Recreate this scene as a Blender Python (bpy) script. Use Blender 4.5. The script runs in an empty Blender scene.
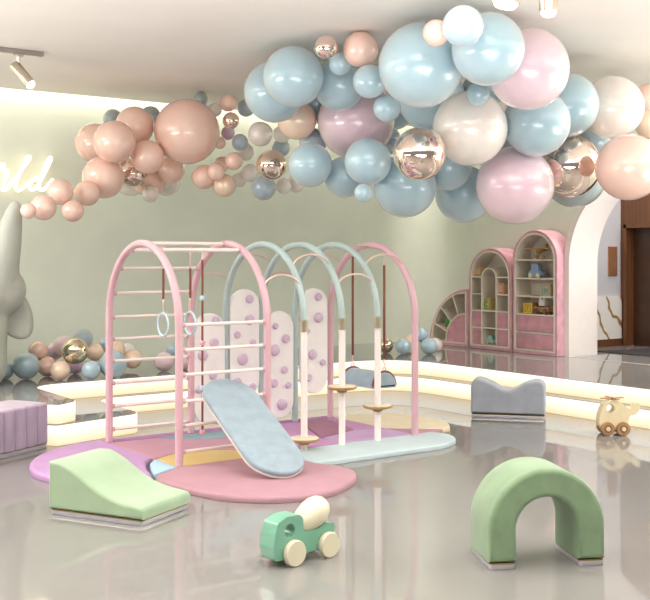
import bpy, bmesh, math, random
from mathutils import Vector, Matrix
random.seed(7)
SC = bpy.context.scene
COL = SC.collection
F = 1050.0; H = 1.9; CA, SA = .814, .581          # the room is built square: x runs along the left wall, y towards it
PI = math.pi

def at_depth(px, py, D):
    X = (px-325)/F*D
    return Vector((CA*X+SA*D, -SA*X+CA*D, H+(256-py)/F*D))
def on_floor(px, py, z=0.0):
    return at_depth(px, py, (H-z)*F/(py-256))
def on_y(px, py, y):
    k = (px-325)/F
    x = y*(SA+CA*k)/(CA-SA*k)
    D = SA*x+CA*y
    return Vector((x, y, H+(256-py)/F*D))
def on_x(px, py, x):
    k = (px-325)/F
    y = x*(CA-SA*k)/(SA+CA*k)
    D = SA*x+CA*y
    return Vector((x, y, H+(256-py)/F*D))

# ------------------------------------------------------------------ materials
def lin(c):
    return tuple(((v/255)/12.92 if v/255 <= .04045 else ((v/255+.055)/1.055)**2.4) for v in c)+(1.0,)
MATS = {}
def mat(name, rgb, rough=.5, metal=0, vary=.06, scale=8, bump=0, bscale=80, sheen=0, coat=0, emit=0, pearl=None, spec=.5, transmission=0):
    m = bpy.data.materials.new(name); m.use_nodes = True
    nt = m.node_tree; n = nt.nodes; L = nt.links
    b = n['Principled BSDF']
    b.inputs['Roughness'].default_value = rough
    b.inputs['Metallic'].default_value = metal
    b.inputs['Specular IOR Level'].default_value = spec
    b.inputs['Sheen Weight'].default_value = sheen
    b.inputs['Coat Weight'].default_value = coat
    b.inputs['Coat Roughness'].default_value = .08
    b.inputs['Transmission Weight'].default_value = transmission
    c = lin(rgb)
    tc = n.new('ShaderNodeTexCoord')
    no = n.new('ShaderNodeTexNoise'); no.inputs['Scale'].default_value = scale; no.inputs['Detail'].default_value = 4
    L.new(tc.outputs['Object'], no.inputs['Vector'])
    rp = n.new('ShaderNodeValToRGB')
    rp.color_ramp.elements[0].position = .3; rp.color_ramp.elements[1].position = .7
    rp.color_ramp.elements[0].color = tuple(v*(1-vary) for v in c[:3])+(1,)
    rp.color_ramp.elements[1].color = tuple(min(1, v*(1+vary)) for v in c[:3])+(1,)
    L.new(no.outputs['Fac'], rp.inputs['Fac'])
    out = rp.outputs['Color']
    if pearl:                                       # two-tone pearlescent skin
        lw = n.new('ShaderNodeLayerWeight'); lw.inputs['Blend'].default_value = .35
        mx = n.new('ShaderNodeMix'); mx.data_type = 'RGBA'
        L.new(lw.outputs['Facing'], mx.inputs['Factor'])
        mx.inputs[6].default_value = lin(pearl)
        L.new(out, mx.inputs[7]); out = mx.outputs[2]
    L.new(out, b.inputs['Base Color'])
    if bump:
        nb = n.new('ShaderNodeTexNoise'); nb.inputs['Scale'].default_value = bscale; nb.inputs['Detail'].default_value = 3
        L.new(tc.outputs['Object'], nb.inputs['Vector'])
        bp = n.new('ShaderNodeBump'); bp.inputs['Strength'].default_value = bump; bp.inputs['Distance'].default_value = .004
        L.new(nb.outputs['Fac'], bp.inputs['Height']); L.new(bp.outputs['Normal'], b.inputs['Normal'])
    if emit:
        b.inputs['Emission Color'].default_value = c
        b.inputs['Emission Strength'].default_value = emit
    MATS[name] = m
    return m

def velvet(name, rgb, vary=.10, scale=9): return mat(name, rgb, .75, vary=vary, scale=scale, bump=.25, bscale=140, sheen=.35, spec=.25)
def paint(name, rgb, rough=.32): return mat(name, rgb, rough, vary=.03, scale=3, coat=.25)

# ------------------------------------------------------------------ mesh helpers
class MB:
    def __init__(s): s.bm = bmesh.new()
    def _new(s, verts, M):
        if M is not None:
            for v in verts: v.co = M @ v.co
    def box(s, lo, hi, bev=0, seg=2, M=None):
        r = bmesh.ops.create_cube(s.bm, size=1)
        vs = r['verts']
        for v in vs:
            v.co = Vector([lo[i]+(v.co[i]+.5)*(hi[i]-lo[i]) for i in range(3)])
        if bev:
            es = list({e for v in vs for e in v.link_edges})
            g = bmesh.ops.bevel(s.bm, geom=es, offset=bev, segments=seg, profile=.5, affect='EDGES', clamp_overlap=True)
            vs = list({v for f in g['faces'] for v in f.verts} | {v for v in vs if v.is_valid})
        s._new(vs, M); return s
    def sphere(s, c, r, u=24, v=16, sc=(1, 1, 1)):
        g = bmesh.ops.create_uvsphere(s.bm, u_segments=u, v_segments=v, radius=1)
        for w in g['verts']: w.co = Vector((c[0]+w.co.x*r*sc[0], c[1]+w.co.y*r*sc[1], c[2]+w.co.z*r*sc[2]))
        return s
    def tube(s, path, r, seg=12, closed=False, caps=True, ref=None):
        path = [Vector(p) for p in path]; n = len(path)
        rs = r if isinstance(r, (list, tuple)) else [r]*n
        rings = []; up = None
        for i, p in enumerate(path):
            if closed: t = path[(i+1) % n]-path[i-1]
            else: t = path[min(i+1, n-1)]-path[max(i-1, 0)]
            t.normalize()
            if up is None:
                up = Vector(ref) if ref else (Vector((0, 0, 1)) if abs(t.z) < .9 else Vector((1, 0, 0)))
            up = (up-t*up.dot(t)).normalized(); sd = t.cross(up)
            rings.append([s.bm.verts.new(p+(up*math.cos(2*PI*k/seg)+sd*math.sin(2*PI*k/seg))*rs[i]) for k in range(seg)])
        m = n if closed else n-1
        for i in range(m):
            A, B = rings[i], rings[(i+1) % n]
            for k in range(seg): s.bm.faces.new((A[k], A[(k+1) % seg], B[(k+1) % seg], B[k]))
        if caps and not closed:
            s.bm.faces.new(rings[0][::-1]); s.bm.faces.new(rings[-1])
        return s
    def lathe(s, prof, seg=32, M=None):               # prof: (radius, z) bottom to top
        rings = []
        for r, z in prof:
            if r < 1e-6: rings.append([s.bm.verts.new((0, 0, z))])
            else: rings.append([s.bm.verts.new((r*math.cos(2*PI*k/seg), r*math.sin(2*PI*k/seg), z)) for k in range(seg)])
        for A, B in zip(rings, rings[1:]):
            for k in range(seg):
                k2 = (k+1) % seg
                if len(A) == 1 and len(B) == 1: continue
                if len(A) == 1: s.bm.faces.new((A[0], B[k2], B[k]))
                elif len(B) == 1: s.bm.faces.new((A[k], A[k2], B[0]))
                else: s.bm.faces.new((A[k], A[k2], B[k2], B[k]))
        if len(rings[0]) > 1: s.bm.faces.new(rings[0][::-1])
        if len(rings[-1]) > 1: s.bm.faces.new(rings[-1])
        s._new([v for R in rings for v in R], M); return s
    def cushion(s, outline, z0, z1, rb=.01, rt=.01, seg=4, M=None):     # closed outline (ccw), rounded top and bottom edges
        pts = [Vector((p[0], p[1])) for p in outline]; n = len(pts)
        nor = []
        for i in range(n):
            a, b, c = pts[i-1], pts[i], pts[(i+1) % n]
            d1 = (b-a).normalized(); d2 = (c-b).normalized()
            n1 = Vector((-d1.y, d1.x)); n2 = Vector((-d2.y, d2.x))
            k = max(.35, 1+n1.dot(n2))
            nor.append((n1+n2)/k)
        steps = []
        if rb > 0:
            for j in range(seg+1):
                t = j/seg*PI/2; steps.append((rb*(1-math.sin(t)), z0+rb*(1-math.cos(t))))
        else: steps.append((0, z0))
        if rt > 0:
            for j in range(seg+1):
                t = j/seg*PI/2; steps.append((rt*(1-math.cos(t)), z1-rt*(1-math.sin(t))))
        else: steps.append((0, z1))
        rings = [[s.bm.verts.new((p.x+q.x*d, p.y+q.y*d, z)) for p, q in zip(pts, nor)] for d, z in steps]
        for A, B in zip(rings, rings[1:]):
            for k in range(n):
                k2 = (k+1) % n; s.bm.faces.new((A[k], A[k2], B[k2], B[k]))
        s.bm.faces.new(rings[0][::-1]); s.bm.faces.new(rings[-1])
        s._new([v for R in rings for v in R], M); return s
    def plate(s, outer, holes, z0, z1, M=None):          # flat plate with holes
        allv = []
        caps = []
        loops = [outer]+list(holes)
        for z in (z0, z1):
            es = []; lv = []
            for lp in loops:
                vs = [s.bm.verts.new((p[0], p[1], z)) for p in lp]
                lv.append(vs); allv += vs
                es += [s.bm.edges.new((vs[i], vs[(i+1) % len(vs)])) for i in range(len(vs))]
            bmesh.ops.triangle_fill(s.bm, use_beauty=True, use_dissolve=False, edges=es)
            caps.append(lv)
        for A, B in zip(*caps):
            n = len(A)
            for i in range(n):
                j = (i+1) % n; s.bm.faces.new((A[i], A[j], B[j], B[i]))
        s._new(allv, M); return s
    def build(s, name, material, parent=None, smooth=40, loc=None, recalc=True):
        if recalc: bmesh.ops.recalc_face_normals(s.bm, faces=s.bm.faces)
        me = bpy.data.meshes.new(name); s.bm.to_mesh(me); s.bm.free()
        if smooth:
            me.shade_smooth()
            me.set_sharp_from_angle(angle=math.radians(smooth))
        for f in me.polygons:
            if len(f.vertices) > 6: f.use_smooth = False          # flat caps
        me.materials.append(material)
        o = bpy.data.objects.new(name, me); COL.objects.link(o)
        if parent is not None: o.parent = parent
        if loc is not None: o.location = loc
        return o

def tag(o, label, cat, group=None, kind=None):
    o['label'] = label; o['category'] = cat
    if group: o['group'] = group
    if kind: o['kind'] = kind
    return o
def thing(name, label, cat, loc, rz=0, group=None):
    o = bpy.data.objects.new(name, None); COL.objects.link(o)
    o.location = loc; o.rotation_euler = (0, 0, rz); o.empty_display_size = .1
    return tag(o, label, cat, group)
def struct(mb, name, material, smooth=0, **k):
    o = mb.build(name, material, None, smooth, **k); o['kind'] = 'structure'; return o

def arc(cx, cy, r, a0, a1, n=12, ry=None):
    ry = r if ry is None else ry
    return [(cx+r*math.cos(math.radians(a0+(a1-a0)*i/n)), cy+ry*math.sin(math.radians(a0+(a1-a0)*i/n))) for i in range(n+1)]
def ccw(p):
    A = sum(p[i-1][0]*p[i][1]-p[i][0]*p[i-1][1] for i in range(len(p)))
    return p if A > 0 else p[::-1]
def rounded(pts, r, n=6, closed=True):                 # r: number or list per corner
    out = []; N = len(pts)
    for i in range(N):
        rr = r[i] if isinstance(r, (list, tuple)) else r
        if (not closed and i in (0, N-1)) or rr <= 0: out.append(tuple(pts[i][:2])); continue
        p = Vector(pts[i][:2]); a = Vector(pts[i-1][:2]); b = Vector(pts[(i+1) % N][:2])
        u = (a-p); v = (b-p); lu, lv = u.length, v.length; u.normalize(); v.normalize()
        ang = u.angle(v); d = min(rr/math.tan(ang/2), lu*.48, lv*.48)
        p0 = p+u*d; p1 = p+v*d
        for k in range(n+1):
            t = k/n
            q = p0*(1-t)**2+p*2*t*(1-t)+p1*t*t
            out.append((q.x, q.y))
    return out
def stadium(w, h, n=12):                                # centred, long axis y
    r = w/2; k = h/2-r
    return arc(0, k, r, 0, 180, n)+arc(0, -k, r, 180, 360, n)
def basis(o, ex, ey, ez):
    ex, ey, ez = Vector(ex), Vector(ey), Vector(ez)
    return Matrix(((ex.x, ey.x, ez.x, o[0]), (ex.y, ey.y, ez.y, o[1]), (ex.z, ey.z, ez.z, o[2]), (0, 0, 0, 1)))
def smoothline(pts, n=8):                               # Catmull-Rom
    P = [Vector(p) for p in pts]; out = []
    for i in range(len(P)-1):
        p0 = P[max(i-1, 0)]; p1 = P[i]; p2 = P[i+1]; p3 = P[min(i+2, len(P)-1)]
        for k in range(n):
            t = k/n
            out.append(.5*((2*p1)+(p2-p0)*t+(2*p0-5*p1+4*p2-p3)*t*t+(3*p1-p0-3*p2+p3)*t**3))
    out.append(P[-1]); return out
def copy_tree(o, parent=None):
    c = o.copy(); COL.objects.link(c)
    if parent is not None: c.parent = parent
    for ch in list(o.children): copy_tree(ch, c)
    return c

# ------------------------------------------------------------------ palette
SAGE = mat('sage_plaster', (222, 229, 215), .85, vary=.03, scale=2, bump=.1, bscale=60)
CEIL = mat('ceiling_paint', (236, 230, 224), .7, vary=.02, scale=1)
WHITE = paint('white_paint', (236, 231, 226))
PINKT = paint('pink_tube', (216, 175, 184))
GREENT = paint('seafoam_tube', (174, 194, 192))
RUNG = paint('blush_rung', (244, 230, 224))
POLE = paint('white_pole', (244, 234, 230))
CHAMP = mat('champagne_metal', (206, 192, 166), .3, .85, vary=.04)
ROSEG = mat('rose_gold', (232, 206, 194), .3, .55, vary=.03)
GOLD = mat('gold_trim', (178, 150, 92), .3, .9, vary=.05)
SILVER = mat('silver_plinth', (200, 200, 206), .28, .5, vary=.03)
PANEL = mat('panel_white', (246, 242, 240), .4, vary=.02, coat=.2)
HOLD = paint('lilac_hold', (216, 192, 214), .35)
WOODG = mat('disc_wood', (176, 140, 84), .4, vary=.12, scale=14)
DISCT = mat('disc_top', (226, 212, 190), .45, vary=.05)
STRAP = mat('brown_strap', (128, 74, 56), .6, vary=.08, scale=30)
ROPE = mat('white_rope', (224, 206, 196), .8, vary=.08, scale=60, bump=.4)
BLUER = paint('ring_blue', (190, 214, 226), .25)
BLUEV = velvet('blue_velvet', (150, 168, 179))
GREYV = velvet('grey_velvet', (160, 166, 176), .12, 6)
GREENV = velvet('green_velvet', (130, 156, 122), .10, 7)
MINTV = velvet('mint_velvet', (160, 184, 152), .06, 5)
PURPV = velvet('purple_velvet', (172, 156, 174), .07, 6)
PINKV = velvet('pink_velvet', (216, 164, 176), .14, 7)
def foam(name, rgb): return mat(name, rgb, .6, vary=.05, scale=5, bump=.15, bscale=120, spec=.3)
F_LILAC = foam('mat_lilac', (180, 142, 184)); F_ROSE = foam('mat_rose', (178, 138, 148)); F_MAUVE = foam('mat_mauve', (182, 138, 154))
F_BLUE = foam('mat_blue', (170, 200, 218)); F_YEL = foam('mat_mustard', (204, 178, 118)); F_TEAL = foam('mat_teal', (132, 156, 164))
F_PURP = foam('mat_purple', (164, 116, 162)); F_ORCH = foam('mat_orchid', (190, 142, 184)); F_PLUM = foam('mat_plum', (160, 112, 134))
F_LIL2 = foam('mat_lavender', (194, 160, 198)); F_CYAN = foam('mat_aqua', (192, 208, 212)); F_SAND = foam('mat_sand', (226, 212, 184))
CREAMW = mat('cream_wood', (236, 222, 184), .45, vary=.05, scale=10)
BROWNW = mat('brown_wood', (176, 136, 96), .45, vary=.12, scale=16)
TOYG = paint('toy_green', (122, 178, 152), .3)
TOYC = paint('toy_cream', (226, 218, 190), .35)
STONE = mat('sculpture_sage', (188, 192, 181), .7, vary=.05, scale=3)
# ------------------------------------------------------------------ the room
def floor_mat(name, rgb, rough):
    m = mat(name, rgb, rough, vary=.05, scale=.6, spec=.5)
    return m
FLOOR = floor_mat('polished_floor', (138, 136, 133), .018)
CZ = 4.15
struct(MB().box((-8, -6, -.1), (16.5, 16, 0)), 'floor', FLOOR)
LOW = rounded([(-8, 10.8), (3.44, 10.8), (3.92, 10.1), (4.95, 10.38), (4.98, 11.73), (9.6, 11.76), (9.6, -6)], [0, .1, .05, .18, .4, .9, 0], 10, closed=False)
UPP = rounded([(-8, 10.84), (3.46, 10.84), (3.94, 10.13), (4.2, 10.30), (4.24, 11.84), (9.8, 11.92), (9.8, -6)], [0, .1, .05, .18, .45, .9, 0], 10, closed=False)
def deck(path, z0, z1, name):
    out = ccw(list(path)+[(16, -6), (16, 15.5), (-8, 15.5)])
    struct(MB().plate(out, [], z0, z1), name, FLOOR)
deck(LOW, .0, .21, 'floor_step'); deck(UPP, .21, .41, 'floor_platform')
def ribbon(path, z0, z1, t0, t1):
    mb = MB(); P = [Vector(p) for p in path]; n = len(P); rows = []
    for i, p in enumerate(P):
        d = (P[min(i+1, n-1)]-P[max(i-1, 0)]).normalized(); nn = Vector((d.y, -d.x))
        a, b = p+nn*t0, p+nn*t1
        rows.append([mb.bm.verts.new((q.x, q.y, z)) for q, z in ((a, z0), (b, z0), (b, z1), (a, z1))])
    for A, B in zip(rows, rows[1:]):
        for k in range(4): mb.bm.faces.new((A[k], A[(k+1) % 4], B[(k+1) % 4], B[k]))
    mb.bm.faces.new(rows[0]); mb.bm.faces.new(rows[-1][::-1])
    return mb
DIFF = mat('lit_riser', (150, 146, 138), .5, vary=0, emit=1)      # lit riser; LED wash from the top put into its emission colour
nt = DIFF.node_tree; b = nt.nodes['Principled BSDF']
tc = [q for q in nt.nodes if q.type == 'TEX_COORD'][0]
sp = nt.nodes.new('ShaderNodeSeparateXYZ'); md = nt.nodes.new('ShaderNodeMath'); md.operation = 'MODULO'; md.inputs[1].default_value = .21
rp = nt.nodes.new('ShaderNodeValToRGB'); e = rp.color_ramp.elements
e[0].position = .0; e[0].color = lin((242, 212, 162)); e[1].position = .16; e[1].color = lin((255, 250, 238))
nt.links.new(tc.outputs['Object'], sp.inputs[0]); nt.links.new(sp.outputs['Z'], md.inputs[0]); nt.links.new(md.outputs[0], rp.inputs['Fac'])
nt.links.new(rp.outputs['Color'], b.inputs['Emission Color']); b.inputs['Emission Strength'].default_value = .95
for k, (path, z0, z1) in enumerate(((LOW, .0, .21), (UPP, .21, .41))):
    struct(ribbon(path, z0+.003, z1-.008, .001, .014), 'trim_%d' % (k*2+1), DIFF)

wp = [(-8, 14.15)]+[(p[0], p[1]) for p in arc(11.5, 13.45, .7, 90, 0, 14)]
wo = [(-8, 14.35)]+[(p[0], p[1]) for p in arc(11.5, 13.45, .9, 90, 0, 14)]
struct(MB().plate(ccw(wp+wo[::-1]), [], 0, 4.7), 'wall_back', SAGE, 40)
# right-hand wall with the arched opening; drawn in (y, z)
CB, RP, ZS = 9.20, 1.40, 1.77
arch_in = [(CB+RP, .41)]+arc(CB, ZS, RP, 0, 180, 32)+[(CB-RP, .41)]
outl = [(13.45, .2), (13.45, 4.7), (-6, 4.7), (-6, .2), (CB-RP, .2)]+arch_in[::-1]+[(CB+RP, .2)]
MX = basis((0, 0, 0), (0, 1, 0), (0, 0, 1), (1, 0, 0))
struct(MB().plate(ccw(outl), [], 12.2, 12.4, MX), 'wall_right', SAGE)
ro, ri = 1.43, 1.335
U = [(CB+ro, .41)]+arc(CB, ZS, ro, 0, 180, 40)+[(CB-ro, .41), (CB-ri, .41)]+arc(CB, ZS, ri, 180, 0, 40)+[(CB+ri, .41)]
PORT = mat('portal_paint', (240, 232, 226), .5, vary=.02)
struct(MB().plate(ccw(U), [], 11.95, 12.58, MX), 'trim_5', PORT, 30)
struct(MB().box((11.93, -6, .41), (11.97, CB+ri, .414)), 'trim_6', mat('threshold_strip', (190, 184, 176), .3))
# hall beyond the arch
HALLW = mat('hall_wall_paint', (198, 196, 200), .8, vary=.02)
struct(MB().box((12.4, 11.4, .41), (14.4, 11.6, 4.6)), 'wall_hall', HALLW)
struct(MB().box((12.4, -2, 4.5), (15, 11.6, 4.6)), 'ceiling_hall', CEIL)
m = mat('marble', (238, 234, 228), .15, vary=.02)
nt = m.node_tree; b = nt.nodes['Principled BSDF']
wv = nt.nodes.new('ShaderNodeTexWave'); wv.bands_direction = 'DIAGONAL'; wv.inputs['Scale'].default_value = 1.1; wv.inputs['Distortion'].default_value = 9; wv.inputs['Detail'].default_value = 3; wv.inputs['Detail Scale'].default_value = .9
rp = nt.nodes.new('ShaderNodeValToRGB'); e = rp.color_ramp.elements
e[0].position = 0; e[0].color = lin((150, 112, 62)); e[1].position = .10; e[1].color = lin((240, 236, 230)); x = e.new(.04); x.color = lin((196, 172, 132))
tc = [q for q in nt.nodes if q.type == 'TEX_COORD'][0]
nt.links.new(tc.outputs['Object'], wv.inputs['Vector']); nt.links.new(wv.outputs['Fac'], rp.inputs['Fac']); nt.links.new(rp.outputs['Color'], b.inputs['Base Color'])
MARBLE = m
struct(MB().box((12.58, 11.36, .53), (14.18, 11.4, 1.23)), 'trim_7', MARBLE)
WALN = mat('walnut_veneer', (104, 66, 40), .4, vary=.22, scale=3)
nt = WALN.node_tree
mp = nt.nodes.new('ShaderNodeMapping'); mp.inputs['Scale'].default_value = (6, 6, .5)
tc = [q for q in nt.nodes if q.type == 'TEX_COORD'][0]; no = [q for q in nt.nodes if q.type == 'TEX_NOISE'][0]
nt.links.new(tc.outputs['Object'], mp.inputs['Vector']); nt.links.new(mp.outputs['Vector'], no.inputs['Vector'])
WALD = mat('walnut_dark', (66, 42, 27), .35, vary=.2, scale=4)
struct(MB().box((12.58, 11.35, .41), (14.2, 11.4, .53)), 'baseboard_hall', WALN)
# walnut wall with a recessed door (y from 11.36 down)
dz = 2.36; dy0, dy1 = 11.24, 9.7
struct(MB().plate(ccw([(11.4, .41), (11.4, 4.5), (4, 4.5), (4, .41), (dy1, .41), (dy1, dz), (dy0, dz), (dy0, .41)]), [], 14.2, 14.4, MX), 'wall_door', WALN)
mb = MB(); mb.box((14.33, dy1, .41), (14.37, dy0, dz)); d = struct(mb, 'door_1', WALD)
h = MB().tube([(14.33, 9.85, 1.3), (14.28, 9.85, 1.3), (14.28, 9.85, 1.6), (14.33, 9.85, 1.6)], .012).build('door_handle', CHAMP, d)
struct(MB().box((14.14, dy0, .41), (14.2, dy0+.06, dz+.06)).box((14.14, dy1-.06, .41), (14.2, dy1, dz+.06)).box((14.14, dy1-.06, dz), (14.2, dy0+.06, dz+.06)), 'trim_8', WALN)
p = on_y(612, 261, 11.4)
tag(MB().box((p.x-.11, 11.375, p.z-.24), (p.x+.11, 11.4, p.z+.24), .005).build('wall_plaque', mat('copper', (196, 142, 108), .35, .6, vary=.08, scale=6), None, 0), 'slim copper plaque upright on the grey hall wall above the marble', 'plaque')
tag(MB().cushion(ccw([(12.93, 10.85), (14.0, 10.62), (14.0, 8.4), (12.93, 8.4)]), .41, .425, .003, .004).build('door_mat', mat('black_mat', (48, 44, 44), .9, vary=.1, scale=60, bump=.4)), 'black entrance mat on the hall floor before the walnut door', 'mat')

struct(MB().box((-6, -4, CZ), (12.0, 13.95, CZ+.1)), 'ceiling', CEIL)
struct(MB().box((-6, -4, 4.7), (12.6, 14.4, 4.8)), 'ceiling_cove', CEIL)

# ------------------------------------------------------------------ cove lights, then added fill lights
def area(name, loc, sx, sy, power, rgb=(1, .95, .88), rot=(0, 0, 0)):
    l = bpy.data.lights.new(name, 'AREA'); l.shape = 'RECTANGLE'; l.size = sx; l.size_y = sy; l.energy = power; l.color = rgb
    o = bpy.data.objects.new(name, l); COL.objects.link(o); o.location = loc; o.rotation_euler = rot; return o
area('cove_light_back', (2, 14.05, 4.6), 19, .16, 240, (1, .93, .82))
area('cove_light_right', (12.1, 4, 4.6), .16, 19, 260, (1, .93, .82))
area('fill_down_front', (2.5, 2.0, 4.12), 5, 4, 50, (1, .98, .96))  # added fill from above, near the camera; not a real fixture
area('fill_down_side', (8.8, 2.6, 4.12), 3, 4, 60, (1, .98, .96))  # added fill, out of view to the right
area('fill_down_middle', (4.4, 5.2, 4.12), 3, 2.4, 70, (1, .98, .96))  # added fill overhead, in front of the climbing frame
area('fill_up_front', (3.0, 2.5, 1.6), 5, 4, 420, (1, .97, .94), (PI, 0, 0))  # added upward fill, brightens the ceiling
area('fill_up_side', (10.2, 3.2, 1.6), 2.4, 4, 170, (1, .97, .94), (PI, 0, 0))  # second added upward fill, right of the view
area('fill_up_left', (-2.2, 8.6, 1.8), 3, 4, 800, (1, .97, .94), (PI, 0, 0))  # added upward fill, lifts the dim ceiling at the left
area('fill_down_right', (11.2, 5.4, 4.12), 1.4, 3, 150, (1, .98, .96))  # added fill for cabinets and portal, out of view
area('fill_down_left', (-.5, 11.4, 4.12), 3, 2.4, 270, (1, .98, .96))  # added fill for the sculpture and left wall, out of view
area('fill_arch', (12.25, 9.2, 3.05), .4, .8, 45, (1, .98, .96))  # added fill inside the arch, brightens its reveal
area('fill_hall', (13.4, 9.6, 4.45), 1.2, 2.2, 90, (1, .98, .96))  # added fill, brightens the grey hall wall
w = bpy.data.worlds.new('World'); SC.world = w; w.use_nodes = True
w.node_tree.nodes['Background'].inputs['Color'].default_value = (1, .99, .98, 1)
w.node_tree.nodes['Background'].inputs['Strength'].default_value = .25

# ------------------------------------------------------------------ camera
cd = bpy.data.cameras.new('Camera'); cam = bpy.data.objects.new('Camera', cd); COL.objects.link(cam)
cam.location = (0, 0, H); cam.rotation_euler = (PI/2, 0, -math.asin(SA/math.hypot(CA, SA)))
cd.sensor_fit = 'HORIZONTAL'; cd.sensor_width = 36; cd.lens = F/650*36
cd.shift_y = -(300-256)/650; cd.clip_end = 100
SC.camera = cam
SC.view_settings.view_transform = 'Standard'; SC.view_settings.look = 'None'; SC.view_settings.exposure = .14; SC.view_settings.gamma = 1
# ------------------------------------------------------------------ climbing frame
AX = {'A': 4.33, 'B': 5.25, 'C': 5.665, 'D': 6.115, 'E': 6.56, 'F': 7.05}
YF, YB, YM, RA, ZA, MT = 8.28, 9.77, 9.025, .745, 1.275, .05
O = Vector((5.69, YM, 0))
gym = thing('climbing_frame', 'pastel climbing frame of pink and seafoam arches on coloured floor mats', 'climbing frame', O)
def L(x, y, z): return (x-O.x, y-O.y, z-O.z)
def half_arch(x, y0, y1, zb0, zb1, n=28):
    P = [(x, YF, zb0)] if zb0 < ZA else []
    P += [(x, YM-RA*math.cos(PI*i/n), ZA+RA*math.sin(PI*i/n)) for i in range(n+1)]
    P += [(x, YB, zb1)] if zb1 < ZA else []
    return P
for key in 'ABCDEF':
    x = AX[key]; pink = key in 'ABF'
    path = half_arch(x, YF, YB, MT if pink else 1.27, MT)
    r = .036 if pink else .034
    o = MB().tube([L(*p) for p in path], r, 14).build('arch', PINKT if pink else GREENT, gym)
    if not pink:
        MB().tube([L(x, YF, 1.175), L(x, YF, 1.29)], .0365, 16).build('collar', CHAMP, gym)
        MB().tube([L(x, YF, MT), L(x, YF, 1.175)], .033, 16).build('post', POLE, gym)
        zd = {'C': .142, 'D': .606, 'E': .383}[key]
        dsc = MB().lathe([(.03, -.045), (.05, -.04), (.05, -.022), (.12, -.012), (.145, .0), (.148, .012), (.14, .018)], 32).build('balance_disc', WOODG, gym, loc=L(x, YF, zd))
        MB().lathe([(.138, .018), (.136, .024), (.12, .027), (.0, .029)], 32).build('disc_pad', DISCT, dsc)
def rung(y, z, r=.016, xa=AX['A'], xb=AX['B'], cups=True):
    o = MB().tube([L(xa, y, z), L(xb, y, z)], r, 10).build('rung', RUNG, gym)
    if cups:
        MB().tube([L(xa+.03, y, z), L(xa+.055, y, z)], .024, 12).build('socket', PINKT, o)
        MB().tube([L(xb-.055, y, z), L(xb-.03, y, z)], .024, 12).build('socket', PINKT, o)
for z in (1.29, 1.07, .85, .63, .40, .17):
    rung(YF, z if z != .63 else .615); rung(YB, z)
for dy in (.55, .70): rung(YM+dy, ZA+math.sqrt(RA*RA-dy*dy))
for dy in (-.30, 0, .30): rung(YM+dy, ZA+math.sqrt(RA*RA-dy*dy)-.0, .018)
# thin rose-gold bows between neighbouring arches
def bow(x0, x1, y, z, rise=.13):
    P = [(x0+(x1-x0)*(.5-.5*math.cos(PI*i/20)), y, z+rise*math.sin(PI*i/20)) for i in range(21)]
    MB().tube([L(*p) for p in P], .0095, 8).build('bow', ROSEG, gym)
KEY = 'BCDEF'
for i in range(4):
    hi = i % 2
    off = .545 if hi else .675
    z = ZA+math.sqrt(RA*RA-off*off)
    for sg in (-1, 1): bow(AX[KEY[i]], AX[KEY[i+1]], YM+sg*off, z)
MB().tube([L(AX['E'], YM, 2.0), L(AX['F'], YM, 2.0)], .01, 8).build('crossbar', ROSEG, gym)
# white climbing panels with lilac holds
PAN = [(5.457, .12, 1.296, [(214, 342.7, 4.5), (202.5, 355, 5), (212.7, 375, 4), (199, 389, 4), (211, 402, 5), (215.7, 321, 4.2)]),
       (5.89, .36, 1.543, [(249.4, 299, 4), (249.4, 319.6, 5), (237, 334.7, 3.2), (242.5, 359, 5.5), (252.5, 342, 3), (237, 382.5, 4.5), (252.5, 387, 3.5)]),
       (6.338, .105, 1.29, [(275, 326, 3), (285.4, 338.6, 4.4), (274.4, 350, 5.5), (284, 369.6, 3.6), (273.6, 383, 4.3), (288, 385, 3), (282, 404, 5.5)]),
       (6.805, .346, 1.537, [(318, 297, 4), (318, 317.6, 5), (312.4, 354.4, 5), (322.4, 362.4, 3.2), (308, 377, 4), (307, 331, 2.6)])]
YP = YB-.012
for x, z0, z1, holds in PAN:
    M = basis(L(x, YP+.02, (z0+z1)/2), (1, 0, 0), (0, 0, 1), (0, -1, 0))
    pn = MB().cushion(stadium(.372, z1-z0), 0, .04, .008, .012, 3, M).build('climbing_panel', PANEL, gym)
    MB().tube([L(x-.225, YP, z1-.35), L(x+.225, YP, z1-.35)], .008, 8).tube([L(x-.225, YP, z0+.3), L(x+.225, YP, z0+.3)], .008, 8).build('panel_rod', ROSEG, gym)
    for px, py, r in holds:
        q = on_y(px, py, YP-.02); R = r*1.08*.0107
        q.x = min(max(q.x, x-.186+R*.8), x+.186-R*.8)
        Mh = basis(L(q.x, YP-.02, q.z), (1, 0, 0), (0, 0, 1), (0, -1, 0))
        MB().lathe([(R, 0), (R*1.02, .008), (R*.86, .03), (R*.74, .036), (0, .038)], 20, Mh).build('hold', HOLD, pn)

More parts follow.
